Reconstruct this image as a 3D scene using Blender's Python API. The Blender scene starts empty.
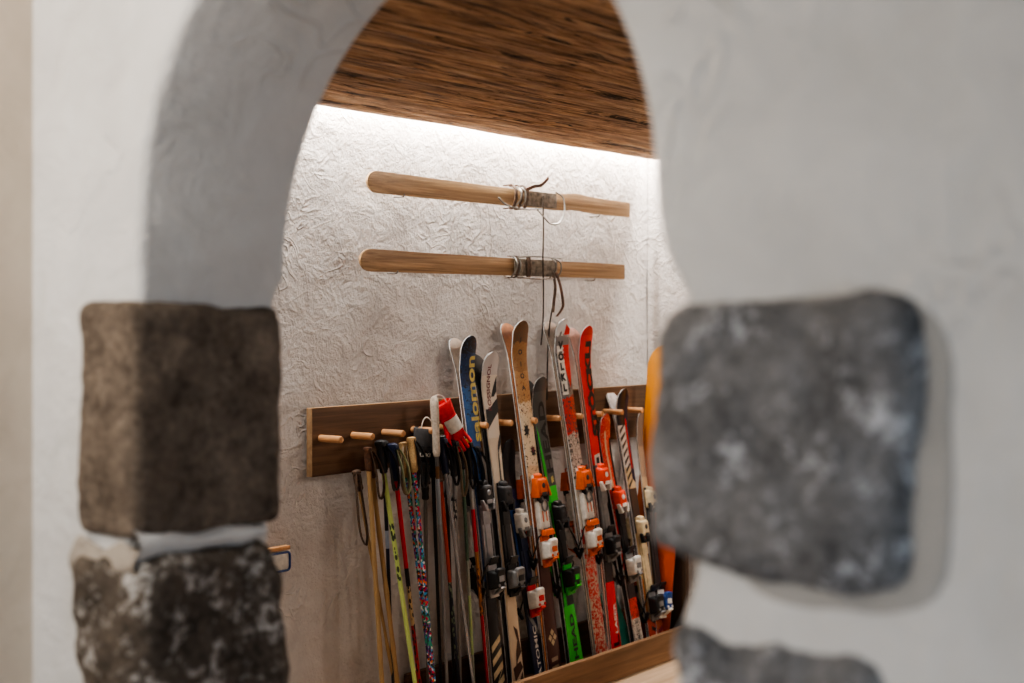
import bpy, bmesh, math, random
from mathutils import Vector, Matrix, noise
random.seed(7)
SC = bpy.context.scene
COL = SC.collection
PI = math.pi

# ------------------------------------------------------------------ camera geometry (metres; X along the ski wall, Y towards it)
F = 1422.0
TH = math.atan2(1088.0, F)
S_, C_ = math.sin(TH), math.cos(TH)
H = 1.75            # eye height
D = 4.14            # ski wall
XA, XB = 1.794, 2.168   # arch wall front / back
XE = 6.65           # end wall
def ray(u, v):
    a = u - 512
    return Vector((F*C_ + a*S_, F*S_ - a*C_, -(v - 317.0)))
def onY(u, v, Y):
    r = ray(u, v); return Vector((0, 0, H)) + r*(Y/r.y)
def onX(u, v, X):
    r = ray(u, v); return Vector((0, 0, H)) + r*(X/r.x)

# ------------------------------------------------------------------ object helpers
def obj(name, bm, mats, parent=None, smooth=True, angle=40):
    me = bpy.data.meshes.new(name)
    bmesh.ops.recalc_face_normals(bm, faces=bm.faces[:])
    bm.to_mesh(me); bm.free()
    for m in (mats if isinstance(mats, (list, tuple)) else [mats]):
        me.materials.append(m)
    if smooth:
        for p in me.polygons: p.use_smooth = True
        try: me.set_sharp_from_angle(angle=math.radians(angle))
        except Exception: pass
    o = bpy.data.objects.new(name, me); COL.objects.link(o)
    if parent is not None: o.parent = parent
    return o
def tag(o, label, cat, group=None):
    o['label'] = label; o['category'] = cat
    if group: o['group'] = group
    return o
def thing(name, label, cat, mat4=None, loc=(0, 0, 0), group=None):
    o = bpy.data.objects.new(name, None); COL.objects.link(o)
    o.empty_display_size = .05
    if mat4 is not None: o.matrix_world = mat4
    else: o.location = loc
    return tag(o, label, cat, group)
def struct(name, bm, m, label=None, **k):
    o = obj(name, bm, m, **k); o['kind'] = 'structure'
    if label: o['label'] = label
    return o
def merge(bm, b2, M=None):
    if M is not None: bmesh.ops.transform(b2, matrix=M, verts=b2.verts[:])
    me = bpy.data.meshes.new('t'); b2.to_mesh(me); b2.free()
    bm.from_mesh(me); bpy.data.meshes.remove(me)
def box(bm, c, s, bev=0.0, taper=(1, 1), seg=2, M=None, mi=0):
    """box centred at c with size s, bevelled; taper shrinks the +Z end"""
    b = bmesh.new()
    bmesh.ops.create_cube(b, size=1)
    for v in b.verts:
        k = taper if v.co.z > 0 else (1, 1)
        v.co = Vector((v.co.x*s[0]*k[0], v.co.y*s[1]*k[1], v.co.z*s[2]))
    if bev > 0:
        bmesh.ops.bevel(b, geom=b.edges[:], offset=bev, segments=seg, profile=.6, affect='EDGES', clamp_overlap=True)
    for f in b.faces: f.material_index = mi
    T = Matrix.Translation(Vector(c))
    merge(bm, b, T @ M if M is not None else T)
def tube(bm, pts, r, seg=10, cap=True, mi=0):
    pts = [Vector(p) for p in pts]
    n = len(pts)
    rs = r if isinstance(r, (list, tuple)) else [r]*n
    rings = []
    t0 = (pts[1]-pts[0]).normalized()
    up = Vector((0, 0, 1)) if abs(t0.z) < .9 else Vector((1, 0, 0))
    nx = t0.cross(up).normalized()
    for i in range(n):
        t = (pts[min(i+1, n-1)] - pts[max(i-1, 0)]).normalized()
        nx = (nx - t*nx.dot(t)).normalized(); ny = t.cross(nx)
        rings.append([bm.verts.new(pts[i] + (nx*math.cos(2*PI*k/seg) + ny*math.sin(2*PI*k/seg))*rs[i]) for k in range(seg)])
    for i in range(n-1):
        for k in range(seg):
            f = bm.faces.new((rings[i][k], rings[i][(k+1) % seg], rings[i+1][(k+1) % seg], rings[i+1][k])); f.material_index = mi
    if cap:
        for rg in (rings[0][::-1], rings[-1]):
            f = bm.faces.new(rg); f.material_index = mi
def lathe(bm, prof, seg=16, M=None, sx=1, sy=1, mi=0):
    b = bmesh.new(); rings = []
    for r, z in prof:
        rings.append([b.verts.new((r*sx*math.cos(2*PI*k/seg), r*sy*math.sin(2*PI*k/seg), z)) for k in range(seg)])
    for i in range(len(prof)-1):
        for k in range(seg):
            f = b.faces.new((rings[i][k], rings[i][(k+1) % seg], rings[i+1][(k+1) % seg], rings[i+1][k])); f.material_index = mi
    for rg in (rings[0][::-1], rings[-1]):
        f = b.faces.new(rg); f.material_index = mi
    merge(bm, b, M)
def ribbon(bm, pts, wvec, w, th=.0018, mi=0):
    """strap: pts path, wvec width direction"""
    pts = [Vector(p) for p in pts]; wv = Vector(wvec).normalized(); n = len(pts); R = []
    for i in range(n):
        t = (pts[min(i+1, n-1)] - pts[max(i-1, 0)]).normalized()
        nn = t.cross(wv)
        nn = nn.normalized() if nn.length > 1e-6 else Vector((0, 1, 0))
        a, b_ = wv*w/2, nn*th/2
        R.append([bm.verts.new(pts[i]+q) for q in (-a-b_, a-b_, a+b_, -a+b_)])
    for i in range(n-1):
        for k in range(4):
            f = bm.faces.new((R[i][k], R[i][(k+1) % 4], R[i+1][(k+1) % 4], R[i+1][k])); f.material_index = mi
    bm.faces.new(R[0][::-1]); bm.faces.new(R[-1])
def spline(pts, n=8):
    """Catmull-Rom through pts"""
    P = [Vector(p) for p in pts]; P = [P[0]*2-P[1]] + P + [P[-1]*2-P[-2]]; out = []
    for i in range(1, len(P)-2):
        for k in range(n):
            t = k/n
            out.append(.5*((2*P[i]) + (P[i+1]-P[i-1])*t + (2*P[i-1]-5*P[i]+4*P[i+1]-P[i+2])*t*t + (3*P[i]-P[i-1]-3*P[i+1]+P[i+2])*t**3))
    out.append(P[-2]); return out

# ------------------------------------------------------------------ material helpers
def srgb(r, g, b):
    f = lambda c: (c/255/12.92) if c/255 <= .04045 else ((c/255+.055)/1.055)**2.4
    return (f(r), f(g), f(b), 1)
class MT:
    def __init__(s, name, rough=.6, metal=0, spec=.5):
        s.m = bpy.data.materials.new(name); s.m.use_nodes = True
        s.n = s.m.node_tree.nodes; s.l = s.m.node_tree.links
        s.b = s.n['Principled BSDF']; s.b.inputs['Roughness'].default_value = rough
        s.b.inputs['Metallic'].default_value = metal
        s.b.inputs['Specular IOR Level'].default_value = spec
        s._co = None
    def co(s, out='Object', scale=(1, 1, 1)):
        if s._co is None: s._co = s.n.new('ShaderNodeTexCoord')
        mp = s.n.new('ShaderNodeMapping'); mp.inputs['Scale'].default_value = scale
        s.l.new(s._co.outputs[out], mp.inputs[0]); return mp.outputs[0]
    def noise(s, vec, scale, detail=4, rough=.55, dist=0):
        t = s.n.new('ShaderNodeTexNoise')
        t.inputs['Scale'].default_value = scale; t.inputs['Detail'].default_value = detail
        t.inputs['Roughness'].default_value = rough; t.inputs['Distortion'].default_value = dist
        s.l.new(vec, t.inputs['Vector']); return t.outputs['Fac']
    def voro(s, vec, scale, feature='F1', out='Distance', rnd=1):
        t = s.n.new('ShaderNodeTexVoronoi'); t.feature = feature
        t.inputs['Scale'].default_value = scale; t.inputs['Randomness'].default_value = rnd
        s.l.new(vec, t.inputs['Vector']); return t.outputs[out]
    def ramp(s, fac, stops, interp='LINEAR'):
        t = s.n.new('ShaderNodeValToRGB'); cr = t.color_ramp; cr.interpolation = interp
        while len(cr.elements) < len(stops): cr.elements.new(.5)
        for e, (p, c) in zip(cr.elements, stops):
            e.position = p; e.color = c if len(c) == 4 else (*c, 1)
        s.l.new(fac, t.inputs[0]); return t.outputs[0]
    def mix(s, fac, a, b, mode='MIX'):
        t = s.n.new('ShaderNodeMix'); t.data_type = 'RGBA'; t.blend_type = mode
        for k, x in ((0, fac), (6, a), (7, b)):
            if isinstance(x, (int, float, tuple)): t.inputs[k].default_value = x
            else: s.l.new(x, t.inputs[k])
        return t.outputs[2]
    def math(s, op, a, b=0.0, c=None):
        t = s.n.new('ShaderNodeMath'); t.operation = op
        for k, x in enumerate((a, b) if c is None else (a, b, c)):
            if isinstance(x, (int, float)): t.inputs[k].default_value = x
            else: s.l.new(x, t.inputs[k])
        return t.outputs[0]
    def color(s, x):
        if isinstance(x, tuple): s.b.inputs['Base Color'].default_value = x
        else: s.l.new(x, s.b.inputs['Base Color'])
        return s
    def bump(s, hgt, strength=.5, dist=.01):
        t = s.n.new('ShaderNodeBump'); t.inputs['Strength'].default_value = strength; t.inputs['Distance'].default_value = dist
        s.l.new(hgt, t.inputs['Height']); s.l.new(t.outputs[0], s.b.inputs['Normal']); return s
def plain(name, rgb, rough=.5, metal=0, var=.12, scale=40, bump=0):
    m = MT(name, rough, metal)
    c = srgb(*rgb); d = tuple(x*(1-var*2) for x in c[:3])+(1,); e = tuple(min(1, x*(1+var)) for x in c[:3])+(1,)
    n = m.noise(m.co(), scale, 3)
    m.color(m.ramp(n, [(.3, d), (.7, e)]))
    if bump: m.bump(n, bump, .003)
    return m.m
def plaster(name, light, dark, fine=.5, coarse=.5, ridges=1.0, dist=.012, nsc=7, rsc=4.5):
    m = MT(name, .9, spec=.15); v = m.co()
    n1 = m.noise(v, 1.7, 4, .6); n2 = m.noise(v, nsc, 5, .62, .5); n3 = m.noise(v, 44, 6, .7, .3)
    w = m.noise(v, rsc, 2, .5, 1.6)
    rid = m.math('ABSOLUTE', m.math('SUBTRACT', w, .5))
    rid = m.ramp(rid, [(0, (1, 1, 1, 1)), (.035, (0, 0, 0, 1))])          # thin trowel ridges
    gate = m.ramp(m.noise(v, 2.3, 2), [(.5, (0, 0, 0, 1)), (.62, (1, 1, 1, 1))])
    rid = m.math('MULTIPLY', rid, gate)
    h = m.math('ADD', m.math('MULTIPLY', n2, coarse), m.math('MULTIPLY', n3, fine))
    h = m.math('ADD', h, m.math('MULTIPLY', rid, .35*ridges))
    c = m.mix(m.ramp(m.math('ADD', m.math('MULTIPLY', n1, .6), m.math('MULTIPLY', n2, .4)), [(.35, (0, 0, 0, 1)), (.65, (1, 1, 1, 1))]), srgb(*dark), srgb(*light))
    m.color(c).bump(h, 1.0, dist); return m.m
def wood(name, c1, c2, c3=None, axis='X', grain=30, along=1.5, rough=.6, bump=.4, dist=.002, knots=True):
    m = MT(name, rough, spec=.3)
    sc = {'X': (along, grain, grain), 'Y': (grain, along, grain), 'Z': (grain, grain, along)}[axis]
    v = m.co('Object', sc)
    n = m.noise(v, 1, 6, .65, .6)
    v2 = m.co('Object', tuple(x*.25 for x in sc)); n2 = m.noise(v2, 1, 3, .5, 1.2)
    col = m.ramp(n, [(.25, srgb(*c1)), (.6, srgb(*c2)), (.85, srgb(*(c3 or c2)))])
    col = m.mix(m.ramp(n2, [(.4, (0, 0, 0, 1)), (.7, (1, 1, 1, 1))]), col, m.mix(.55, col, srgb(*c1)))
    m.color(col).bump(n, bump, dist); return m.m

M = {}
M['plaster_ski'] = plaster('plaster_ski', (218, 211, 205), (194, 186, 180), fine=.42, coarse=1.1, ridges=.5, dist=.030, nsc=7.5)
M['plaster_hall'] = plaster('plaster_hall', (222, 219, 214), (200, 197, 192), fine=.16, coarse=.75, ridges=.5, dist=.022)
M['plaster_beige'] = plaster('plaster_beige', (222, 208, 190), (205, 190, 172), fine=.15, coarse=.5, ridges=.3, dist=.012)
M['slab'] = plain('slab_white', (225, 222, 216), .9)
# dark volcanic stone
def stone(name, dark, mid, light, amount, seed):
    m = MT(name, .92, spec=.2)
    mp = m.co(); mp.node.inputs['Location'].default_value = (seed, seed*2, seed*3)
    n1 = m.noise(mp, 9, 6, .65); n2 = m.noise(mp, 55, 5, .7); n3 = m.noise(mp, 15, 6, .72, .4)
    c = m.ramp(m.math('ADD', m.math('MULTIPLY', n1, .5), m.math('MULTIPLY', n2, .5)), [(.36, srgb(*dark)), (.62, srgb(*mid))])
    k = m.ramp(m.math('ADD', m.math('MULTIPLY', n3, .65), m.math('MULTIPLY', n2, .35)), [(.62-amount, (0, 0, 0, 1)), (.72-amount*.8, (1, 1, 1, 1))])
    c = m.mix(k, c, srgb(*light))
    m.color(c).bump(m.math('ADD', n2, m.math('MULTIPLY', n3, 1.2)), .9, .012); return m.m
M['stone_a'] = stone('stone_brown', (72, 62, 54), (138, 123, 108), (164, 150, 136), .03, 1)
M['stone_b'] = stone('stone_mottled', (58, 52, 46), (116, 104, 92), (226, 220, 212), .105, 4)
M['stone_c'] = stone('stone_grey', (76, 75, 75), (146, 144, 143), (220, 220, 222), .085, 9)
M['mortar_shade'] = plaster('mortar_shade', (186, 180, 172), (160, 155, 148), fine=.3, coarse=.6, ridges=.2, dist=.012)  # plaster tone darkened to carry the shade beside the right stone
M['mortar'] = plaster('mortar', (186, 174, 160), (156, 144, 130), fine=.5, coarse=.5, ridges=.2, dist=.012)
# ceiling: weathered barn boards
def ceiling_mat():
    m = MT('weathered_boards', .75, spec=.25)
    v = m.co('Object', (1.6, 22, 22)); v2 = m.co('Object', (.9, 6, 6)); v3 = m.co('Object', (4.5, 80, 80)); v4 = m.co('Object', (1.9, 13, 13))
    a = m.noise(v, 1, 6, .72, .9); b = m.noise(v2, 1, 4, .6, 1.4); c3 = m.noise(v3, 1, 4, .6, .4); d = m.noise(v4, 1, 5, .7, 1.6)
    h = m.math('ADD', m.math('MULTIPLY', a, .6), m.math('MULTIPLY', c3, .4))
    col = m.ramp(h, [(.38, srgb(66, 50, 40)), (.46, srgb(156, 118, 84)), (.55, srgb(206, 166, 126)), (.68, srgb(234, 206, 172))])
    k = m.ramp(b, [(.40, (1, 1, 1, 1)), (.55, (0, 0, 0, 1))])
    col = m.mix(m.math('MULTIPLY', k, .7), col, m.mix(.55, col, srgb(84, 64, 52)))
    g = m.ramp(d, [(.36, (1, 1, 1, 1)), (.43, (0, 0, 0, 1))])
    col = m.mix(m.math('MULTIPLY', g, .9), col, srgb(28, 20, 16))
    h2 = m.math('SUBTRACT', h, m.math('MULTIPLY', g, .5))
    m.color(col).bump(h2, 1.0, .016); return m.m
M['ceiling'] = ceiling_mat()
M['floor'] = wood('floor_boards', (168, 140, 112), (196, 170, 142), (212, 190, 164), 'X', 18, 1.2, .5)
M['board'] = wood('peg_board_wood', (62, 44, 32), (116, 86, 62), (142, 110, 82), 'X', 34, 1.4)
M['board_edge'] = wood('peg_board_edge', (128, 98, 70), (164, 132, 98), (182, 150, 116), 'X', 40, 2)
M['peg'] = wood('peg_wood', (176, 124, 80), (206, 156, 110), (222, 178, 132), 'Y', 60, 4)
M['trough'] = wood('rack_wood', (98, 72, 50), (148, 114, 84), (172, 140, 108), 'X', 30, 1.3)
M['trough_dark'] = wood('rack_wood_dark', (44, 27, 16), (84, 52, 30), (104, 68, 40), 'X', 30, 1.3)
M['panel_dark'] = wood('rack_panel_dark', (50, 36, 26), (84, 62, 46), (98, 74, 56), 'Z', 30, 1.3)
M['oldski'] = wood('old_ski_wood', (124, 94, 64), (206, 172, 130), (236, 208, 168), 'X', 60, 1.6, .45)
M['oldski_b'] = wood('old_ski_wood_b', (110, 82, 56), (190, 154, 114), (222, 190, 148), 'X', 60, 1.7, .45)
M['leather'] = plain('leather_brown', (92, 58, 36), .7, 0, .3, 60, .3)
M['leather_dk'] = plain('leather_dark', (96, 74, 58), .75, 0, .3, 60, .3)
M['iron'] = plain('worn_iron', (128, 116, 102), .55, .55, .3, 50, .3)
M['wire'] = plain('wire_steel', (150, 146, 140), .4, .8)
M['cord'] = plain('dark_cord', (70, 58, 48), .8)
M['black'] = plain('black_plastic', (24, 24, 26), .45)
M['dark'] = plain('charcoal', (46, 45, 46), .5)
M['grey'] = plain('grey_plastic', (122, 120, 118), .45)
M['silver'] = plain('silver', (176, 178, 182), .3, .75, .08)
M['white'] = plain('white_plastic', (226, 220, 210), .4)
M['cream'] = plain('cream_plastic', (206, 186, 148), .5)
M['orange'] = plain('orange_plastic', (216, 92, 26), .4)
M['red'] = plain('red_plastic', (206, 28, 22), .4)
M['redor'] = plain('red_orange', (226, 66, 30), .4)
M['green'] = plain('bright_green', (46, 190, 52), .4)
M['teal'] = plain('teal_plastic', (44, 132, 112), .5)
M['blue'] = plain('blue_plastic', (28, 66, 132), .4)
M['navy'] = plain('navy_plastic', (24, 32, 60), .45)
M['cork'] = plain('cork', (196, 160, 112), .8, 0, .2, 220, .4)
M['foam'] = plain('pale_foam', (190, 176, 160), .8, 0, .15, 90, .3)
M['strap_beige'] = plain('strap_beige', (160, 140, 116), .85)
M['strap_pale'] = plain('strap_pale', (176, 180, 140), .85)
M['strap_grey'] = plain('strap_grey', (84, 84, 86), .85)
M['yellow'] = plain('yellow_plastic', (206, 164, 52), .45)
M['pyellow'] = plain('pale_yellow_print', (206, 188, 108), .5)
M['maroon'] = plain('maroon_print', (110, 34, 44), .5)
M['glove_red'] = plain('glove_red', (208, 26, 34), .75)
M['base'] = plain('ski_base', (20, 20, 22), .35)
M['base_peach'] = plain('ski_base_peach', (206, 140, 96), .4)
M['base_beige'] = plain('ski_base_beige', (190, 172, 156), .4)
M['base_pink'] = plain('ski_base_pink', (206, 160, 146), .4)
M['edge'] = plain('sidewall_light', (242, 242, 242), .25)
M['edge_dk'] = plain('sidewall_dark', (50, 50, 54), .4)

# ------------------------------------------------------------------ the setting
def noisy_grid(bm, f, nu, nv):
    vs = [[bm.verts.new(f(i/nu, j/nv)) for j in range(nv+1)] for i in range(nu+1)]
    for i in range(nu):
        for j in range(nv):
            bm.faces.new((vs[i][j], vs[i+1][j], vs[i+1][j+1], vs[i][j+1]))
# floor (hall and ski room)
b = bmesh.new(); box(b, (2.4, .6, -.05), (9.4, 8.2, .1)); struct('floor', b, M['floor'], smooth=False)
# ski wall with gentle undulation
b = bmesh.new()
def fw(s, t):
    x = 2.0+s*4.66; z = t*2.72
    y = D + .012 + .009*noise.noise((x*1.3, 0, z*1.3)) + .003*noise.noise((x*4, 3, z*4))
    return (x, y, z)
noisy_grid(b, fw, 160, 90); struct('wall_back', b, M['plaster_ski'])
b = bmesh.new()
def fe(s, t):
    y = D+.01-s*5.0; z = t*2.72
    return (XE + .006*noise.noise((5, y*1.5, z*1.5)), y, z)
noisy_grid(b, fe, 80, 50); struct('wall_right', b, M['plaster_ski'])
b = bmesh.new(); box(b, (4.35, -.95, 1.36), (4.8, .1, 2.72)); struct('wall_front', b, M['plaster_hall'], smooth=False)
# ceiling: rough board panel that stops short of the wall, leaving a cove for the strip light
b = bmesh.new()
NX, NY = 90, 420
def cz(x, y):
    g = noise.noise((x*.8, y*26, 0))*.009 + noise.noise((x*1.9, y*80, 4))*.004 + noise.noise((x*.5, y*9, 8))*.006
    return 2.595 - g
def fc(s, t):
    x = 2.12+s*(6.585-2.12); y = 4.06 - (1-(1-t))*2.6
    return (x, y, cz(x, y))
noisy_grid(b, fc, NX, NY)
box(b, (4.35, 2.75, 2.645), (4.46, 2.6, .07))
box(b, (4.35, .3, 2.62), (4.46, 2.4, .10))
struct('ceiling', b, M['ceiling'], angle=60)
b = bmesh.new(); box(b, (4.4, 1.6, 2.77), (4.8, 5.4, .1)); struct('trim_1', b, M['slab'], smooth=False)

# arch wall: flat slab with an arched opening, softly rounded arrises
YL = 2.3
cen_y, cen_z, rad = 1.698, 1.945, .602
left = [(YL+.03, 0), (YL+.03, 1.28), (YL+.026, 1.33), (YL+.022, 1.72), (YL+.004, 1.80)]
def arc_pt(a, back):
    t_ = a/PI
    if back and a < PI/2: return (cen_y-.012 + .592*math.cos(a), 1.83 + .085*t_*2 + .58*math.sin(a))
    r_ = .606 if a < PI/2 else .583
    return (cen_y + r_*math.cos(a), cen_z + r_*math.sin(a))
angs = [k*PI/40 for k in range(0, 41)]
arc = [arc_pt(a, False) for a in angs]
right = [(1.106, 1.88), (1.092, 1.835), (1.066, 1.79), (1.045, 1.74), (1.045, 1.37), (1.07, 1.30), (1.08, 1.2), (1.085, 0)]
outline = left + arc + right
outline += [(-3.4, 0), (-3.4, 2.9), (2.72, 2.9), (2.72, 0)]
b = bmesh.new()
fv = [b.verts.new((XA, y, z)) for y, z in outline]
f0 = b.faces.new(fv)
ext = bmesh.ops.extrude_face_region(b, geom=[f0])
nv = [g for g in ext['geom'] if isinstance(g, bmesh.types.BMVert)]
back_of = {}
for a, p in zip(angs, arc): back_of[(round(p[0], 5), round(p[1], 5))] = arc_pt(a, True)
for v in nv:
    v.co.x = XB
    q = back_of.get((round(v.co.y, 5), round(v.co.z, 5)))
    if q: v.co.y, v.co.z = q
b.faces.ensure_lookup_table()
# opening edges get an arris bevel
NI = len(left)+len(arc)+len(right)
inner = set()
inset = outline[:NI] + list(back_of.values())
def is_in(v): return any(abs(v.co.y-y) < 1e-5 and abs(v.co.z-z) < 1e-5 for y, z in inset)
es = [e for e in b.edges if is_in(e.verts[0]) and is_in(e.verts[1]) and abs(e.verts[0].co.x-e.verts[1].co.x) < 1e-6
      and any(abs(f.normal.x) > .9 for f in e.link_faces) and not (e.verts[0].co.z < 1e-5 and e.verts[1].co.z < 1e-5)]
bmesh.ops.bevel(b, geom=es, offset=.022, segments=4, profile=.5, affect='EDGES', clamp_overlap=True)
bmesh.ops.triangulate(b, faces=[f for f in b.faces if len(f.verts) > 4])
struct('wall_arch', b, M['plaster_hall'], angle=50)
# hall side wall on the far left
b = bmesh.new(); box(b, (-.45, 2.664+.05, 1.45), (4.5, .1, 2.9)); struct('wall_left', b, M['plaster_beige'], smooth=False)
# low plaster ledge at the foot of the ski wall, left
b = bmesh.new(); box(b, (3.1, D-.16, .1), (1.6, .34, .2), .02); struct('trim_2', b, M['plaster_hall'])

# ------------------------------------------------------------------ rough stones set into the arch jambs
def rough_stone(name, y0, y1, z0, z1, x0, x1, mat, label, seed, amp=.016, rnd=.035, shear=0, nip=0):
    b = bmesh.new()
    bmesh.ops.create_cube(b, size=1)
    sx, sy, sz = x1-x0, y1-y0, z1-z0
    for v in b.verts: v.co = Vector((v.co.x*sx, v.co.y*sy, v.co.z*sz))
    bmesh.ops.bevel(b, geom=b.edges[:], offset=rnd, segments=3, profile=.55, affect='EDGES')
    for _ in range(5):
        lg = [e for e in b.edges if e.calc_length() > .022]
        if not lg: break
        bmesh.ops.subdivide_edges(b, edges=lg, cuts=1, use_grid_fill=True)
    b.normal_update()
    off = Vector((seed*3.1, seed*1.7, seed*.9))
    mv = []
    for v in b.verts:
        p = v.co
        n = noise.noise(p*5+off)*amp*1.3 + noise.noise(p*14+off)*amp*.55 + noise.noise(p*40+off)*amp*.28
        mv.append(v.normal*n)
    for v, d in zip(b.verts, mv): v.co += d
    bot = Vector(((x0+x1)/2, (y0+y1)/2, z0))
    for v in b.verts:
        v.co.y += shear*v.co.z
        if nip and v.co.x > 0:
            k = max(0, (v.co.z-(sz/2-.17))/.17); v.co.x -= nip*k*k*v.co.x/(sx/2)
        v.co.z += sz/2
    o = obj(name, b, mat, angle=70); o.location = bot
    return tag(o, label, 'stone', 'stones set in the arch jambs')
rough_stone('jamb_stone', 2.288, 2.485, 1.302, 1.780, XA-.026, XB+.004, M['stone_a'],
            'large dark brown stone in the left arch jamb, the upper of two', 1, .012, .03)
rough_stone('jamb_stone', 2.272, 2.498, .72, 1.268, XA-.020, XB+.006, M['stone_b'],
            'dark stone with white mottling in the left arch jamb, below the smooth brown stone', 2, .018, .035, 0, .065)
rough_stone('jamb_stone', .705, 1.108, 1.392, 1.772, XA-.03, XB-.03, M['stone_c'],
            'big rounded grey block in the right arch pillar, nearest the camera', 3, .016, .05, -.075)
rough_stone('jamb_stone', .74, 1.085, .75, 1.312, XA-.02, XB-.03, M['stone_c'],
            'grey stone at the bottom of the right arch pillar, cut off by the frame', 5, .018, .05)
# mortar around the stones; the patch holds painted shade beside the right stone
def mortar_shade_patch(y0, y1, z0, z1, x, name, label, seed, th=.02):
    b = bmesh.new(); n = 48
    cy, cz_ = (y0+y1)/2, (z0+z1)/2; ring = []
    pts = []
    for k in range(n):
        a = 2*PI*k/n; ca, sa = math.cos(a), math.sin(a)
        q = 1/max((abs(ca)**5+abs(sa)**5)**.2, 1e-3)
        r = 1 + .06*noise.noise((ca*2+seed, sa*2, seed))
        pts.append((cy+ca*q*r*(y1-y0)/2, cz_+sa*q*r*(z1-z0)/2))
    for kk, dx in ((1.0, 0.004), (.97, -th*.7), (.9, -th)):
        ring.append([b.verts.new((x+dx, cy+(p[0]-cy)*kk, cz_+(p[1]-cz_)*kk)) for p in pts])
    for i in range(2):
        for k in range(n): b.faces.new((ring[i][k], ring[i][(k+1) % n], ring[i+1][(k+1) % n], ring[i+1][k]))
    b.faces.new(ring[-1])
    o = obj(name, b, M['mortar_shade'], angle=70); o['kind'] = 'structure'
mortar_shade_patch(.655, .99, 1.350, 1.784, XA, 'trim_3', '', 3, .003)  # mortar rim on top; darker strip at the right is shade put into colour
b = bmesh.new()
def bed(t, s):   # lumpy mortar smeared over the front of the joint between the two left stones
    y = 2.292+.208*s; a = t*PI
    z0 = 1.228+.050*noise.noise((y*13, 2, 5)); z1 = 1.290+.022*noise.noise((y*16, 7, 1))
    return (XA-.010-.016*math.sin(a)+.012*noise.noise((y*26, t*2.5, 0)), y, z0+(z1-z0)*t)
noisy_grid(b, bed, 10, 30)
o = obj('trim_4', b, M['mortar'], angle=70); o['kind'] = 'structure'
b = bmesh.new()
def bed2(t, s):  # smooth plaster fillet along the reveal, thinning towards the back
    x = XA-.016+(XB-.03-XA)*s; a = t*PI
    z0 = 1.262+.012*noise.noise((x*9, 3, 9))+.012*s; z1 = 1.330-.030*s+.008*noise.noise((x*9, 1, 4))
    return (x, 2.303-.022*math.sin(a)*(1-.3*s)+.004*noise.noise((x*14, a, 2)), z0+(z1-z0)*t)
noisy_grid(b, bed2, 10, 30)
o = obj('trim_5', b, M['plaster_hall'], angle=70); o['kind'] = 'structure'

# ------------------------------------------------------------------ peg board and rack
X0 = 4.045
t = thing('peg_rack', 'long dark wooden wall board with a row of round pegs', 'rack', loc=(5.3, D, 1.106))
b = bmesh.new()
box(b, ((X0+6.6)/2-5.3, -.0185, .139), (6.6-X0, .033, .278), .003)
for f in b.faces:
    c = f.calc_center_median()
    if f.normal.x < -.7 or f.normal.z > .7: f.material_index = 1
obj('board', b, [M['board'], M['board_edge']], t)
for k in range(13):
    x = 4.092 + k*.1873
    b = bmesh.new()
    lathe(b, [(.0, 0), (.0145, 0), (.0148, .112), (.0130, .118), (.006, .1195)], 18, Matrix.Translation((x-5.3, -.034, .154)) @ Matrix.Rotation(PI/2, 4, 'X') @ Matrix.Rotation(.04*math.sin(k*5), 4, 'Y'))
    obj('peg', b, M['peg'], t)

XT0, XT1 = 4.62, 6.41
t = thing('ski_trough', 'low wooden floor trough holding the ski tails', 'rack', loc=(5.5, 3.95, 0))
L_ = XT1-XT0; cx = (XT0+XT1)/2-5.5
b = bmesh.new(); box(b, (cx, -.175, .075), (L_, .032, .146), .005)
bmesh.ops.subdivide_edges(b, edges=[e for e in b.edges if e.calc_length() > .5], cuts=60, use_grid_fill=True)
for v in b.verts:
    v.co += Vector((0, .003*noise.noise(v.co*6), .004*noise.noise((v.co.x*5, 0, 1))))
obj('front_board', b, M['trough'], t)
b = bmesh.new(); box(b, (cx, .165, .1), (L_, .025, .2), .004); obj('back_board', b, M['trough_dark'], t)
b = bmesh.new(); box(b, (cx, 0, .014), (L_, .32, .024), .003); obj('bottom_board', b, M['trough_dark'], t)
b = bmesh.new(); box(b, (XT1-5.5+.018, 0, .40), (.034, .36, .80), .004); obj('end_panel', b, M['panel_dark'], t)
b = bmesh.new(); box(b, (XT0-5.5-.016, 0, .075), (.03, .36, .146), .004); obj('end_board', b, M['trough'], t)

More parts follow.
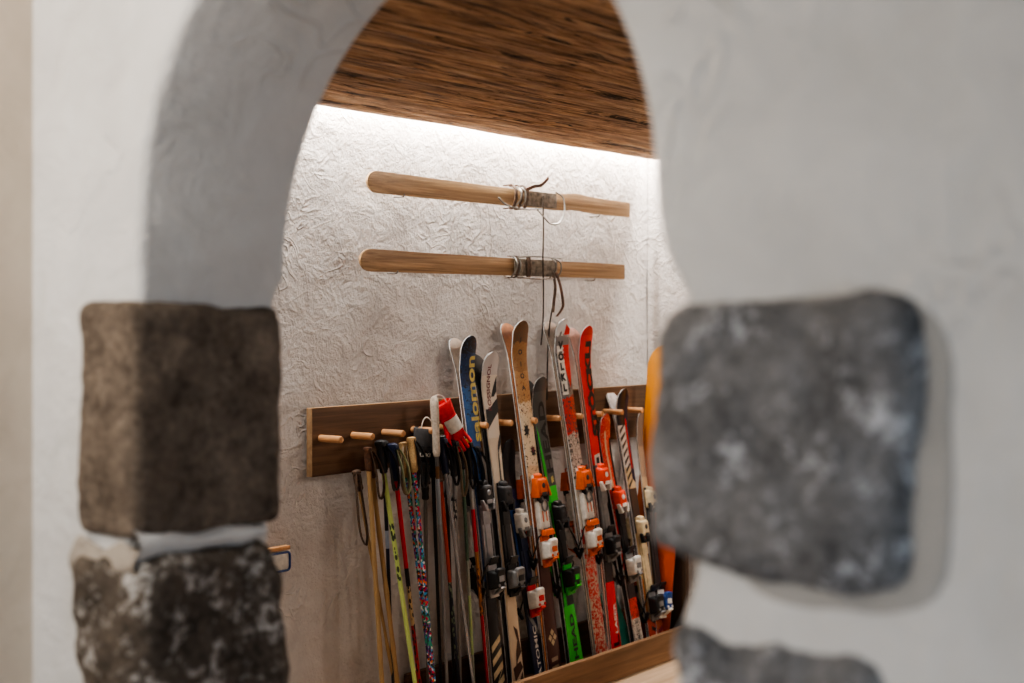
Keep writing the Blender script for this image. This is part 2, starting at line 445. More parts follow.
# ------------------------------------------------------------------ decals and lettering on a ski's surface
def text_mesh(s, size, bold=0):
    cu = bpy.data.curves.new('txt', 'FONT'); cu.body = s; cu.size = size; cu.resolution_u = 3; cu.offset = bold
    cu.align_x = 'LEFT'; cu.align_y = 'CENTER'
    o = bpy.data.objects.new('txt', cu); COL.objects.link(o)
    bpy.context.view_layer.update()
    me = bpy.data.meshes.new_from_object(o.evaluated_get(bpy.context.evaluated_depsgraph_get()))
    bpy.data.objects.remove(o); bpy.data.curves.remove(cu)
    b = bmesh.new(); b.from_mesh(me); bpy.data.meshes.remove(me)
    return b
class Ski:
    def __init__(s, L, sh=.056, wa=.037, ta=.050, curl=.050, tip_r=.062, th=.017):
        s.L, s.sh, s.wa, s.ta, s.curl, s.tr, s.th = L, sh, wa, ta, curl, tip_r, th
    def hw(s, z):
        L = s.L; q = z/L
        if q < .45: w = s.wa + (s.ta-s.wa)*((.45-q)/.45)**2
        else: w = s.wa + (s.sh-s.wa)*min(1, (q-.45)/(.47))**2
        e = L-z
        if e < s.tr: w *= math.sqrt(max(0, 1-((s.tr-e)/s.tr)**2.5))
        if z < .018: w *= .72+.28*math.sqrt(max(0, 1-((.018-z)/.018)**2))
        return max(w, .004)
    def yc(s, z):
        q = (z-(s.L-.21))/.21
        y = -s.curl*max(0, q)**2.1
        if z < .05: y -= .008*((.05-z)/.05)**2
        return y
    def t(s, z):
        q = z/s.L
        return .0095 + (s.th-.0095)*math.exp(-((q-.45)/.27)**2)
    def surf(s, xn, z, eps=.0012):
        return Vector((xn*s.hw(z), s.yc(z)-s.t(z)-eps, z))
    def surfx(s, x, z, eps=.0012):
        return Vector((x, s.yc(z)-s.t(z)-eps, z))
    def body(s, top, side, base, parent, name='body'):
        b = bmesh.new(); uvl = b.loops.layers.uv.new('UVMap')
        zs = [s.L*k/48 for k in range(45)]
        zs = [0, .006, .014, .03] + [z for z in zs if .04 < z < s.L-s.tr*1.02]
        zs += [s.L - s.tr*(1-math.sin(a)) for a in [k*PI/2/12 for k in range(13)]]
        R = []
        for z in zs:
            w, y, h = s.hw(z), s.yc(z), s.t(z)
            i = min(.006, w*.3)
            R.append(([b.verts.new(p) for p in ((-w+.001, y, z), (w-.001, y, z), (w, y-h*.24, z), (w, y-h*.68, z), (w-i, y-h, z), (0, y-h, z), (-w+i, y-h, z), (-w, y-h*.68, z), (-w, y-h*.24, z))], z))
        for a in range(len(R)-1):
            for k in range(9):
                f = b.faces.new((R[a][0][k], R[a][0][(k+1) % 9], R[a+1][0][(k+1) % 9], R[a+1][0][k]))
                f.material_index = {0: 2, 1: 3, 8: 3, 2: 1, 7: 1}.get(k, 0)
        for r in (R[0][0][::-1], R[-1][0]):
            f = b.faces.new(r); f.material_index = 1
        for f in b.faces:
            for lp in f.loops:
                lp[uvl].uv = (.5+lp.vert.co.x/.13, lp.vert.co.z/s.L)
        return obj(name, b, [top, side, base, M['base']], parent, angle=35)
    def _cut(s, b):
        z0 = min(v.co.y for v in b.verts); z1 = max(v.co.y for v in b.verts)
        k = z0+.02
        while k < z1:
            bmesh.ops.bisect_plane(b, geom=b.verts[:]+b.edges[:]+b.faces[:], plane_co=(0, k, 0), plane_no=(0, 1, 0)); k += .02
    def decal(s, polys, m, parent, name='graphic', eps=.0012):
        b = bmesh.new()
        for p in polys:
            b.faces.new([b.verts.new((x, z*s.L, 0)) for x, z in p])
        s._cut(b)
        for v in b.verts: v.co = s.surf(v.co.x, v.co.y, eps)
        return obj(name, b, m, parent, smooth=False)
    def text(s, string, z0, z1, size, m, parent, x=0, down=False, stack=False, name='lettering', eps=.002, wide=1.0, bold=.0):
        if stack:
            n = len(string)
            for i, ch in enumerate(string):
                b = text_mesh(ch, size, bold)
                xs = [v.co.x for v in b.verts]; mx = (min(xs)+max(xs))/2
                ys = [v.co.y for v in b.verts]; my = (min(ys)+max(ys))/2
                zc = (z1 + (z0-z1)*(i+.5)/n)*s.L
                for v in b.verts: v.co = s.surfx((v.co.x-mx)*wide+x, v.co.y-my+zc, eps)
                obj('letter', b, m, parent, smooth=False)
            return
        b = text_mesh(string, size, bold)
        xs = [v.co.x for v in b.verts]; a, c = min(xs), max(xs)
        ys = [v.co.y for v in b.verts]; my = (min(ys)+max(ys))/2
        for v in b.verts:
            q = (v.co.x-a)/(c-a); h = v.co.y-my
            if down: v.co = Vector((h, (z1+(z0-z1)*q)*s.L, 0))
            else: v.co = Vector((-h, (z0+(z1-z0)*q)*s.L, 0))
        s._cut(b)
        for v in b.verts: v.co = s.surfx(v.co.x + x, v.co.y, eps)
        return obj(name, b, m, parent, smooth=False)

def ski_top(name, stops, blotch=None, blotch2=None, rough=.35, interp='CONSTANT', wob=.0):
    m = MT(name, rough); uv = m.co('UV')
    sep = m.n.new('ShaderNodeSeparateXYZ'); m.l.new(uv, sep.inputs[0])
    v = sep.outputs[1]
    if wob: v = m.math('ADD', v, m.math('MULTIPLY', m.math('SUBTRACT', m.noise(m.co('UV', (1, 12, 1)), 4, 3), .5), wob))
    c = m.ramp(v, [(p, srgb(*k)) for p, k in stops], interp)
    for k, bl in enumerate((blotch, blotch2)):
        if not bl: continue
        col, sc, th, lo, hi = bl
        n = m.noise(m.co('UV', (1, 13, 1)), sc, 3, .55, 1.2+k)
        g = m.ramp(n, [(th, (0, 0, 0, 1)), (th+.02, (1, 1, 1, 1))])
        r = m.math('MULTIPLY', m.math('GREATER_THAN', sep.outputs[1], lo), m.math('LESS_THAN', sep.outputs[1], hi))
        c = m.mix(m.math('MULTIPLY', g, r), c, srgb(*col))
    m.color(c); return m.m

def frame_from(T, B, yaw=0):
    z = (T-B).normalized(); y = Vector((math.sin(yaw), math.cos(yaw), 0)); y = (y - z*y.dot(z)).normalized(); x = y.cross(z)
    M4 = Matrix((x, y, z)).transposed().to_4x4(); M4.translation = B
    return M4

def binding(root, sk, toe, heel, c_plate, c_toe, c_toe2, c_heel, c_heel2, style='alpine'):
    c_toe_plate = c_plate
    """release binding on the top sheet: riser plate, toe unit, heel unit, brake"""
    zt, zh = toe*sk.L, heel*sk.L
    y0 = -sk.t((zt+zh)/2)+.0005
    def o(c, off): return (c[0], y0-off, c[1])
    # riser plate
    b = bmesh.new()
    box(b, o((0, (zt+zh)/2), .006), (.060, .012, zt-zh+.14), .003)
    box(b, o((0, zt-.085), .015), (.052, .008, .075), .002)
    box(b, o((0, (zt+zh)/2-.01), .0135), (.030, .004, (zt-zh)*.45), .0015)
    obj('base_plate', b, c_plate, root)
    # toe unit
    b = bmesh.new()
    R1 = Matrix.Rotation(PI/2, 4, 'X')
    box(b, o((0, zt+.01), .026), (.078, .098, .042), .010, (.74, .76), 3, R1)
    box(b, o((0, zt+.058), .02), (.050, .040, .026), .007, (.7, .6), 3, R1)
    for sx in (-1, 1):
        box(b, (sx*.031, y0-.034, zt-.036), (.016, .030, .052), .005, (.7, .6), 2, Matrix.Rotation(sx*.38, 4, 'Y'), 1)
    lathe(b, [(.0, 0), (.013, 0), (.013, .004), (.009, .006), (0, .006)], 14, Matrix.Translation(o((0, zt+.018), .043)) @ R1, mi=1)
    box(b, o((0, zt-.022), .040), (.040, .016, .020), .004, mi=1)
    obj('toe_piece', b, [c_toe, c_toe2], root)
    if style == 'touring':
        b = bmesh.new()
        box(b, o((0, zt-.118), .022), (.074, .022, .135), .009, (1, 1), 3)
        for sx in (-.014, .014): box(b, o((sx, zt-.125), .0335), (.006, .003, .05), .001, mi=1)
        obj('toe_plate', b, [c_toe_plate, c_heel2], root)
        b = bmesh.new()
        tube(b, [(.022*math.cos(a), y0-.040, zt-.075+.026*math.sin(a)) for a in [2*PI*k/20 for k in range(21)]], .0045, 8, cap=False)
        obj('heel_lift', b, M['grey'], root)
        b = bmesh.new(); box(b, o((0, zh+.082), .040), (.078, .034, .030), .008, (.85, .8), 3); obj('brake_pedal', b, c_toe, root)
        for sx in (-1, 1):
            b = bmesh.new(); box(b, (sx*.040, y0-.026, zt+.01), (.012, .050, .09), .005, (.6, .55), 2, Matrix.Rotation(-sx*.12, 4, 'Y')); obj('toe_wing', b, c_toe, root)
    # heel unit
    b = bmesh.new()
    box(b, o((0, zh-.005), .016), (.062, .012, .15), .003, mi=1)
    box(b, o((0, zh), .040), (.080, .088, .054), .011, (.80, .80), 3, R1)
    box(b, o((0, zh+.032), .060), (.064, .030, .040), .008, (.8, .7), 3, Matrix.Rotation(.35, 4, 'X'))
    box(b, o((0, zh-.048), .050), (.040, .056, .012), .004, (.7, .9), 2, Matrix.Rotation(-.55, 4, 'X'), 1)
    box(b, o((0, zh+.004), .0685), (.036, .004, .026), .001, mi=1)
    lathe(b, [(0, 0), (.007, 0), (.007, .004), (0, .004)], 10, Matrix.Translation(o((-.020, zh-.024), .066)) @ R1, mi=1)
    lathe(b, [(0, 0), (.007, 0), (.007, .004), (0, .004)], 10, Matrix.Translation(o((.020, zh-.024), .066)) @ R1, mi=1)
    hp = obj('heel_piece', b, [c_heel, c_heel2], root)
    # brake: pedal, two bent wire arms with rubber feet
    b = bmesh.new()
    hb = sk.wa+.009
    box(b, o((0, zh+.085), .034), (.056, .008, .04), .003, (1, 1), 2, Matrix.Rotation(.5, 4, 'X'))
    for sx in (-1, 1):
        tube(b, spline([(sx*.02, y0-.03, zh+.08), (sx*hb, y0-.022, zh+.065), (sx*hb, y0-.006, zh+.03), (sx*(hb+.006), y0+.026, zh-.04)], 4), .0036, 6)
        box(b, (sx*(hb+.007), y0+.032, zh-.056), (.012, .022, .060), .004, (.8, .7), 2, Matrix.Rotation(PI-.5, 4, 'X'))
    obj('brake', b, M['black'], hp)

SKG = 'skis standing in the wooden trough'
def ski_pair(name, L, top_px, bot_u, ot, ob, skparam, mats, bind, decorate, label_front, label_back, cat='ski', yaw=0, back_bind=None, back_dx=0, back_L=None, back=True, back_base=None):
    """front ski faces the room, rear ski stands behind it, base to base"""
    T = onY(top_px[0], top_px[1], D-ot)
    Bp = onY(bot_u, 690, D-ob); Bp.z = .03
    d = (T-Bp).normalized(); L = (T-Bp).length
    sk = Ski(L, **skparam)
    M4 = frame_from(T, Bp, yaw)
    r = thing(name, label_front, cat, M4, group=SKG)
    bo = sk.body(mats[0], mats[1], M['base'], r)
    stl = 'touring' if name == 'touring_ski' else 'alpine'
    if bind: binding(r, sk, *bind, style=stl)
    if decorate: decorate(sk, bo)
    if back:
        sk2 = Ski(L*(back_L or 1.0), **skparam); sk2.curl *= .8
        M5 = M4 @ Matrix.Translation((back_dx, .0014, .0)) @ Matrix.Rotation(PI, 4, 'Z')
        r2 = thing(name, label_back, cat, M5, group=SKG)
        sk2.body(mats[0], mats[1], back_base or M['base'], r2)
        if bind: binding(r2, sk2, *(back_bind or bind), style=stl)
    return sk, r

W, K, R_, G_ = M['white'], M['black'], M['red'], M['green']
# ---- blue ski
mt = ski_top('blue_topsheet', [(0, (22, 20, 24)), (.27, (30, 30, 36)), (.33, (28, 66, 112)), (.62, (34, 84, 140)), (.86, (26, 48, 88)), (.95, (24, 24, 34))], ((16, 20, 34), 7, .56, .78, 1.0), (( 60, 110, 160), 9, .62, .55, 1.0))
def dec_blue(sk, r):
    sk.text('salomon', .71, .945, .074, M['pyellow'], r, x=.019, bold=.0022)
    P = []
    for z in (.03, .066, .102, .138): P.append([(-.82, z), (.82, z+.028), (.82, z+.046), (-.82, z+.018)])
    P.append([(-.82, .048), (-.45, .05), (.5, .086), (.82, .102), (.82, .094), (-.4, .05)])
    sk.decal(P, M['cream'], r)
ski_pair('alpine_ski', 0, (462, 337), 500, .06, .25, dict(sh=.053, wa=.036, ta=.047), (mt, M['edge']),
         (.56, .335, M['silver'], M['dark'], M['silver'], M['black'], M['silver']), dec_blue,
         'blue ski with pale yellow vertical lettering and black tip', 'rear ski of the blue pair, pale tip showing on its left', back_dx=-.006, back_base=M['base_beige'])
# ---- white ski with dark bands
mt = ski_top('white_topsheet', [(0, (206, 184, 156)), (.5, (214, 200, 180)), (.75, (220, 210, 196)), (.93, (196, 190, 188))])
def dec_white(sk, r):
    sk.text('ROSSIGNOL', .83, .965, .034, M['maroon'], r, x=-.012, bold=.0006)
    dk = M['dark']
    sk.decal([[(-.9, .775), (.95, .825), (.95, .865), (.25, .85), (-.2, .835), (-.9, .835)], [(.1, .87), (.85, .93), (.9, .885), (.5, .87)],
              [(.25, .70), (.95, .735), (.95, .765), (.45, .735), (.3, .72)], [(.15, .60), (.35, .60), (.42, .705), (.25, .705)],
              [(.2, .5), (.9, .52), (.9, .6), (.5, .63), (.3, .61)]], dk, r)
    sk.decal([[(-.2, .205), (.5, .19), (.85, .125), (.1, .105), (-.35, .075), (-.05, .13), (.3, .16)], [(-.8, .085), (.5, .10), (.85, .08), (-.6, .045)], [(.2, .05), (.7, .07), (.8, .02), (.35, .015)]], plain('brown_print', (74, 46, 34)), r)
ski_pair('alpine_ski', 0, (484, 353), 519, .065, .25, dict(sh=.055, wa=.037, ta=.046), (mt, M['edge']),
         (.575, .34, M['dark'], M['dark'], M['black'], M['grey'], M['black']), dec_white,
         'white ski with a dark grey slanted band and red tip lettering', 'rear ski of the white banded pair, dark tip peeping out to the left', back_dx=-.02)
# ---- small blue ski with white bindings
mt = ski_top('navy_topsheet', [(0, (20, 30, 58)), (.3, (24, 28, 40)), (.42, (26, 74, 140)), (.72, (24, 40, 80)), (.8, (26, 24, 28))])
def dec_navy(sk, r):
    sk.text('ATOMIC', .05, .25, .034, W, r, x=0, bold=.0006)
    sk.decal([[(-.9, .29), (.1, .24), (.95, .20), (.95, .225), (.2, .265), (-.9, .325)]], M['grey'], r)
ski_pair('alpine_ski', 0, (503, 440), 541, .05, .25, dict(sh=.047, wa=.036, ta=.043, curl=.04), (mt, M['edge_dk']),
         (.655, .355, M['navy'], W, M['grey'], W, R_), dec_navy,
         'short navy ski with white bindings, third from the left at the trough', '', back=False)
# ---- gold and white ski
mt = ski_top('gold_topsheet', [(0, (52, 26, 22)), (.06, (72, 34, 28)), (.34, (86, 44, 32)), (.43, (150, 80, 44)), (.53, (206, 178, 142)), (.60, (216, 196, 166)), (.775, (176, 134, 86)), (.86, (150, 110, 66)), (.94, (96, 70, 46))],
             ((44, 36, 32), 8, .60, .55, .80), ((128, 70, 34), 10, .58, .74, 1.0), wob=.03)
def dec_gold(sk, r):
    sk.text('IOIOA', .80, .965, .032, M['dark'], r, stack=True, wide=1.2, bold=.001)
    def star(cx, cz, a, bb, n=8):
        return [(cx+(a if k % 2 == 0 else a*.55)*math.cos(k*PI/n), cz+(bb if k % 2 == 0 else bb*.55)*math.sin(k*PI/n)) for k in range(2*n)]
    sk.decal([star(-.35, .70, .5, .022), star(.3, .64, .45, .018)], M['black'], r)
    sk.decal([star(.3, .645, .25, .010)], M['maroon'], r, eps=.0018)
    # pale emblem of four lozenges
    loz = lambda cx, cz, a, q: [(cx-a, cz), (cx, cz-q), (cx+a, cz), (cx, cz+q)]
    sk.decal([loz(0, .145, .30, .010), loz(0, .118, .30, .010), loz(-.38, .131, .30, .010), loz(.38, .131, .30, .010)], M['cream'], r)
    sk.decal([[(-.5, .066), (.5, .068), (.5, .079), (-.5, .077)], [(-.55, .048), (.55, .05), (.55, .056), (-.55, .054)]], M['strap_beige'], r)
ski_pair('touring_ski', 0, (514, 322), 556, .06, .27, dict(sh=.058, wa=.043, ta=.052), (mt, M['edge']),
         (.535, .37, W, M['orange'], M['dark'], W, M['orange']), dec_gold,
         'gold tipped white ski with dark blotches and orange binding', 'rear ski of the gold tipped pair, orange tip leaning on the wall', back_dx=-.012, back_base=M['base_peach'])
# ---- dark grey and green ski
mt = ski_top('green_topsheet', [(0, (48, 190, 50)), (.235, (26, 26, 26)), (.50, (36, 120, 44)), (.555, (60, 206, 62)), (.635, (78, 78, 76)), (.95, (64, 62, 62))])
def dec_green(sk, r):
    sk.text('HEAD', .68, .92, .066, K, r, x=.008, bold=.002)
    sk.decal([[(-.95, .5), (-.62, .5), (-.5, .7), (-.8, .82), (-.95, .84)], [(-.95, .235), (-.45, .235), (-.5, .5), (-.95, .5)]], M['green'], r)
    sk.text('HEAD', .06, .21, .044, M['dark'], r, x=0, bold=.0015)
    sk.decal([[(.1, .645), (.5, .65), (.5, .67), (.1, .665)]], M['pyellow'], r)
ski_pair('alpine_ski', 0, (533, 378), 578, .065, .26, dict(sh=.054, wa=.040, ta=.058), (mt, M['edge']),
         (.535, .33, K, K, M['dark'], K, G_), dec_green,
         'dark grey ski with bright green tail and black bindings', 'rear ski of the grey and green pair, pale tip edge on the left', back_dx=-.012)
# ---- white, red and black ski with boxed lettering
mt = ski_top('paisley_topsheet', [(0, (176, 30, 28)), (.2, (190, 34, 30)), (.33, (170, 40, 36)), (.40, (200, 190, 176)), (.55, (196, 180, 166)), (.67, (196, 40, 32)), (.775, (122, 120, 120)), (.955, (206, 208, 210))],
             ((40, 36, 38), 11, .53, .52, .92), ((186, 166, 144), 4.5, .50, .03, .36), wob=.05)
def dec_volk(sk, r):
    sk.decal([[(-.80, .785), (.14, .785), (.14, .945), (-.80, .945)]], M['white'], r)
    sk.text('VÖLKL', .79, .942, .046, K, r, x=-.019, stack=True, wide=1.15, bold=.0035, eps=.003)
    sk.decal([[(.15, .86), (.6, .80), (.9, .84), (.92, .97), (.3, .985), (.0, .93)]], M['red'], r)
ski_pair('touring_ski', 0, (556, 320), 603, .06, .27, dict(sh=.058, wa=.043, ta=.052), (mt, M['edge']),
         (.535, .37, W, M['orange'], M['dark'], W, M['orange']), dec_volk,
         'white ski with a boxed black word and red tip, orange and white binding', 'rear ski behind the boxed lettering one, pale tip left of the red tip', back_dx=-.012, back_base=M['base_beige'])
# ---- red race ski
mt = ski_top('red_topsheet', [(0, (214, 24, 26)), (.235, (40, 30, 30)), (.34, (52, 34, 34)), (.585, (214, 30, 24)), (.97, (190, 28, 22))])
def dec_red(sk, r):
    sk.text('STÖCKLI', .67, .955, .060, K, r, x=.012, bold=.004)
    sk.text('SL', .015, .08, .07, K, r, bold=.002)
    sk.text('LASER', .085, .175, .030, W, r, x=.012, bold=.0008)
    sk.decal([[(-.6, .575), (.7, .58), (.7, .62), (-.6, .615)]], W, r)
    sk.decal([[(-.25, .584), (.45, .587), (.45, .610), (-.25, .607)]], K, r, eps=.002)
ski_pair('race_ski', 0, (580, 327), 617, .06, .25, dict(sh=.053, wa=.035, ta=.046), (mt, M['edge']),
         (.545, .345, M['grey'], M['redor'], W, K, M['grey']), dec_red,
         'tall red ski with black lettering, the reddest tip in the row', 'rear ski of the red pair, small pale tip on its left', back_dx=-.014, back_base=M['base_pink'])
# ---- small red and white ski
mt = ski_top('redwhite_topsheet', [(0, (196, 180, 164)), (.16, (200, 60, 44)), (.24, (50, 34, 32)), (.36, (206, 40, 30)), (.7, (210, 34, 28)), (.9, (190, 30, 26))], ((60, 30, 28), 12, .56, 0, .25), ((226, 200, 170), 12, .60, .3, 1.0))
def dec_rw(sk, r):
    sk.text('RACE', .04, .16, .03, M['dark'], r)
    sk.decal([[(-.3, .65), (0, .65), (0, .93), (-.3, .93)]], M['cream'], r)
    sk.decal([[(.55, .60), (.9, .60), (.9, .9), (.55, .9)]], K, r)
ski_pair('race_ski', 0, (599, 415), 641, .075, .29, dict(sh=.047, wa=.034, ta=.043, curl=.04), (mt, M['edge']),
         (.64, .37, K, M['redor'], W, W, M['grey']), dec_rw,
         'short red ski with pale speckled tail, right of the tall red one', 'rear ski of the short red pair, nearest the wall', back_dx=-.02)
# ---- black and white striped ski
mt = ski_top('striped_topsheet', [(0, (170, 60, 34)), (.14, (190, 120, 60)), (.28, (196, 164, 112)), (.45, (60, 52, 46)), (.62, (196, 172, 134)), (.7, (200, 190, 180)), (.86, (34, 32, 38))])
def dec_st(sk, r):
    sk.decal([[(-.9, .62+.03*k), (.2, .65+.03*k), (.2, .66+.03*k), (-.9, .635+.03*k)] for k in range(8)], K, r)
    sk.decal([[(.25, .66), (.95, .64), (.95, .97), (.4, .99)]], M['navy'], r)
    sk.decal([[(.42, .70), (.65, .695), (.65, .88), (.42, .89)]], R_, r, eps=.002)
    sk.decal([[(-.3, .03+.03*k), (.9, .015+.03*k), (.9, .028+.03*k), (-.3, .043+.03*k)] for k in range(4)], K, r)
ski_pair('alpine_ski', 0, (616, 390), 655, .07, .30, dict(sh=.050, wa=.035, ta=.042, curl=.05), (mt, M['edge']),
         (.46, .18, M['cream'], M['cream'], K, K, M['grey']), dec_st,
         'black tipped ski with zebra stripes and a thin red bar', 'rear ski of the zebra striped pair, white tip on the left', back_dx=.0, back_base=M['edge'])
# ---- slim cream ski near the snowboard
mt = ski_top('cream_topsheet', [(0, (150, 70, 40)), (.2, (196, 150, 96)), (.5, (180, 158, 126)), (.72, (150, 130, 110)), (.85, (120, 108, 98))])
def dec_cr(sk, r):
    sk.decal([[(-.8, .02+.05*k), (.8, .04+.05*k), (.8, .06+.05*k), (-.8, .04+.05*k)] for k in range(4)], M['maroon'], r)
ski_pair('alpine_ski', 0, (636, 412), 661, .08, .31, dict(sh=.030, wa=.027, ta=.034, curl=.03), (mt, M['edge']),
         (.62, .2, M['dark'], M['cream'], K, M['blue'], W), dec_cr,
         'slim cream ski with a blue heel binding beside the orange snowboard', '', back=False)
# teal board tail glimpsed behind the red ski tails
Tt = onY(603, 590, D-.05); Bt = onY(628, 690, D-.17); Bt.z = .03
sk = Ski((Tt-Bt).length, sh=.07, wa=.065, ta=.07, curl=.01, tip_r=.05, th=.012)
r = thing('short_board', 'small teal board standing behind the red ski tails', 'board', frame_from(Tt, Bt))
sk.body(M['teal'], M['edge_dk'], M['base'], r)

# ------------------------------------------------------------------ snowboard leaning on the end panel
m = MT('orange_board', .28); sp = m.n.new('ShaderNodeSeparateXYZ'); m.l.new(m.co('UV'), sp.inputs[0])
m.color(m.ramp(sp.outputs[1], [(0, srgb(150, 48, 14)), (.3, srgb(176, 66, 16)), (.5, srgb(214, 104, 22)), (.75, srgb(232, 146, 34)), (1, srgb(236, 160, 50))]))  # orange fade; the darker lower end is corner shade put into the colour
Bs = Vector((6.305, 3.952, .035)); Ts = Vector((6.49, 3.885, 1.60))
zax = (Ts-Bs).normalized(); yax = Vector((1, 0, 0)); yax = (yax-zax*yax.dot(zax)).normalized(); xax = yax.cross(zax)
M4 = Matrix((xax, yax, zax)).transposed().to_4x4(); M4.translation = Bs
r = thing('snowboard', 'orange snowboard leaning in the corner at the far right', 'snowboard', M4)
sk = Ski((Ts-Bs).length, sh=.148, wa=.130, ta=.146, curl=.04, tip_r=.17, th=.011)
sk.body(m.m, M['edge_dk'], M['base'], r)

# ------------------------------------------------------------------ old wooden skis on the wall
def old_ski(zc, x0, x1, mat, label, curl, wild):
    t = thing('wooden_ski', label, 'ski', loc=((x0+x1)/2, D, zc), group='antique wooden skis on the wall')
    L = x1-x0; b = bmesh.new(); N = 56; R = []
    for k in range(N+1):
        q = (k/14)**1.7*.04 if k < 14 else .04+(k-14)/(N-14)*.96
        x = -L/2 + L*q
        if q < .036: hw = .047*math.sqrt(max(0.012, 1-((.036-q)/.036)**2.0))
        elif q < .6: hw = .047 - .008*((q-.036)/.564)**1.2
        else: hw = .039 + (.003 if wild else .0)*math.sin((q-.6)/.4*PI)
        y = -.045 - curl*max(0, (.22-q)/.22)**2
        th = .010 + .010*math.exp(-((q-.6)/.22)**2)
        dz = .004*noise.noise((x*2, zc, 0)) + (.010*math.exp(-((q-.76)/.05)**2) if wild else 0)
        R.append([b.verts.new(p) for p in ((x, y+th/2, -hw+dz), (x, y-th*.4, -hw+dz), (x, y-th/2, -hw*.86+dz), (x, y-th*.56, dz), (x, y-th/2, hw*.86+dz), (x, y-th*.4, hw+dz), (x, y+th/2, hw+dz))])
    for a in range(N):
        for k in range(7): b.faces.new((R[a][k], R[a][(k+1) % 7], R[a+1][(k+1) % 7], R[a+1][k]))
    b.faces.new(R[0][::-1]); b.faces.new(R[-1])
    obj('body', b, mat, t)
    # two wall hooks
    for hx in (-.78, .72):
        b = bmesh.new(); tube(b, spline([(hx, 0, -.05), (hx, -.045, -.051), (hx, -.060, -.047), (hx, -.061, -.038)], 4), .0028, 8); obj('wall_hook', b, M['wire'], t)
    return t
def loop(bm, cx, hz, hx, y0, y1, r, tilt=0):
    """wire hoop round the ski at x=cx"""
    pts = spline([(cx-hx, y1, -hz), (cx-hx, y0, -hz*.2), (cx-hx+tilt, y0, hz*.6), (cx+tilt, y1, hz), (cx+hx+tilt, y0, hz*.6), (cx+hx, y0, -hz*.4), (cx+hx, y1, -hz)], 5)
    tube(bm, pts, r, 6)
t = old_ski(2.317, 4.325, 6.375, M['oldski'], 'upper of the two antique wooden skis hung level on the wall', .025, True)
XC = (4.325+6.375)/2
px = lambda u: onY(u, 200, D-.06).x - XC
b = bmesh.new(); box(b, ((px(524)+px(556))/2, -.062, .002), (px(556)-px(524), .008, .074), .003); obj('foot_plate', b, M['iron'], t)
b = bmesh.new()
for u, w in ((511, .020), (516.5, .016), (522, .020)):
    x = px(u)
    ribbon(b, [(x, -.02, -.054), (x+.004, -.072, -.050), (x-.002, -.092, -.01), (x+.004, -.09, .03), (x, -.07, .058), (x, -.02, .055)], (1, 0, 0), w, .004)
obj('toe_strap', b, M['leather_dk'], t)
b = bmesh.new(); ribbon(b, spline([(px(520), -.08, .030), (px(527), -.10, .055), (px(533), -.11, .065), (px(541), -.105, .105)], 5), (.4, 0, -1), .016, .004); obj('strap_end', b, M['leather'], t)
b = bmesh.new()
tube(b, spline([(px(498), -.062, -.010), (px(505), -.075, -.044), (px(522), -.085, -.056), (px(538), -.085, -.044)], 6), .004, 6)
loop(b, px(517), .053, .016, -.095, -.05, .004)
tube(b, spline([(px(554), -.07, .045), (px(558), -.09, .02), (px(558), -.10, -.05), (px(553), -.10, -.105), (px(545), -.095, -.115), (px(540), -.085, -.085), (px(534), -.07, -.04)], 6), .0042, 6)
obj('cable', b, M['wire'], t)
t = old_ski(1.987, 4.29, 6.325, M['oldski_b'], 'lower of the two antique wooden skis, with leather strap ends dangling', .018, False)
XC = (4.29+6.325)/2
px = lambda u: onY(u, 268, D-.06).x - XC
b = bmesh.new(); box(b, ((px(514)+px(556))/2, -.064, .0), (px(556)-px(514), .010, .080), .003); obj('foot_plate', b, M['iron'], t)
for u, w in ((515, .02), (526, .03)):
    b = bmesh.new(); x = px(u)
    ribbon(b, [(x, -.02, -.05), (x, -.074, -.048), (x, -.080, 0), (x, -.074, .05), (x, -.02, .052)], (1, 0, 0), w, .004)
    obj('toe_strap', b, M['leather_dk'], t)
b = bmesh.new(); loop(b, px(514), .052, .012, -.085, -.05, .004); loop(b, px(553), .05, .02, -.09, -.05, .004)
tube(b, spline([(px(514), -.08, -.045), (px(530), -.09, -.054), (px(548), -.09, -.05)], 6), .004, 6)
tube(b, spline([(px(514), -.08, .045), (px(530), -.088, .053), (px(556), -.09, .05)], 6), .004, 6)
obj('cable', b, M['wire'], t)
for pts, m_ in (([(px(549), -.085, -.02), (px(549.5), -.095, -.09), (px(549), -.09, -.16), (px(548), -.09, -.215)], 'leather_dk'),
                ([(px(552), -.085, -.02), (px(554), -.10, -.09), (px(556.5), -.10, -.17), (px(555), -.10, -.20), (px(550), -.10, -.235)], 'leather')):
    b = bmesh.new(); ribbon(b, spline(pts, 5), (1, 0, 0), .018, .004); obj('strap_end', b, M[m_], t)
# cord that hangs from the upper ski down behind the ski tips
b = bmesh.new()
P0 = [onY(543, 196, D-.075), onY(543.5, 230, D-.075), onY(543, 262, D-.095), onY(543.5, 290, D-.06), onY(543, 322, D-.05), onY(541, 345, D-.03)]
tube(b, spline(P0, 6), .004, 6)
o = obj('hanging_cord', b, M['cord']); tag(o, 'dark cord hanging from the upper wooden ski down the wall', 'cord', 'cords on the ski wall')
b = bmesh.new()
P0 = [onY(553, 306, D-.07), onY(551, 316, D-.05), onY(549, 332, D-.05), onY(547.5, 360, D-.05), onY(547, 400, D-.045)]
tube(b, spline(P0, 6), .004, 6)
o = obj('hanging_cord', b, M['cord']); tag(o, 'dark cord running down from the dangling leather strap to the peg board', 'cord', 'cords on the ski wall')

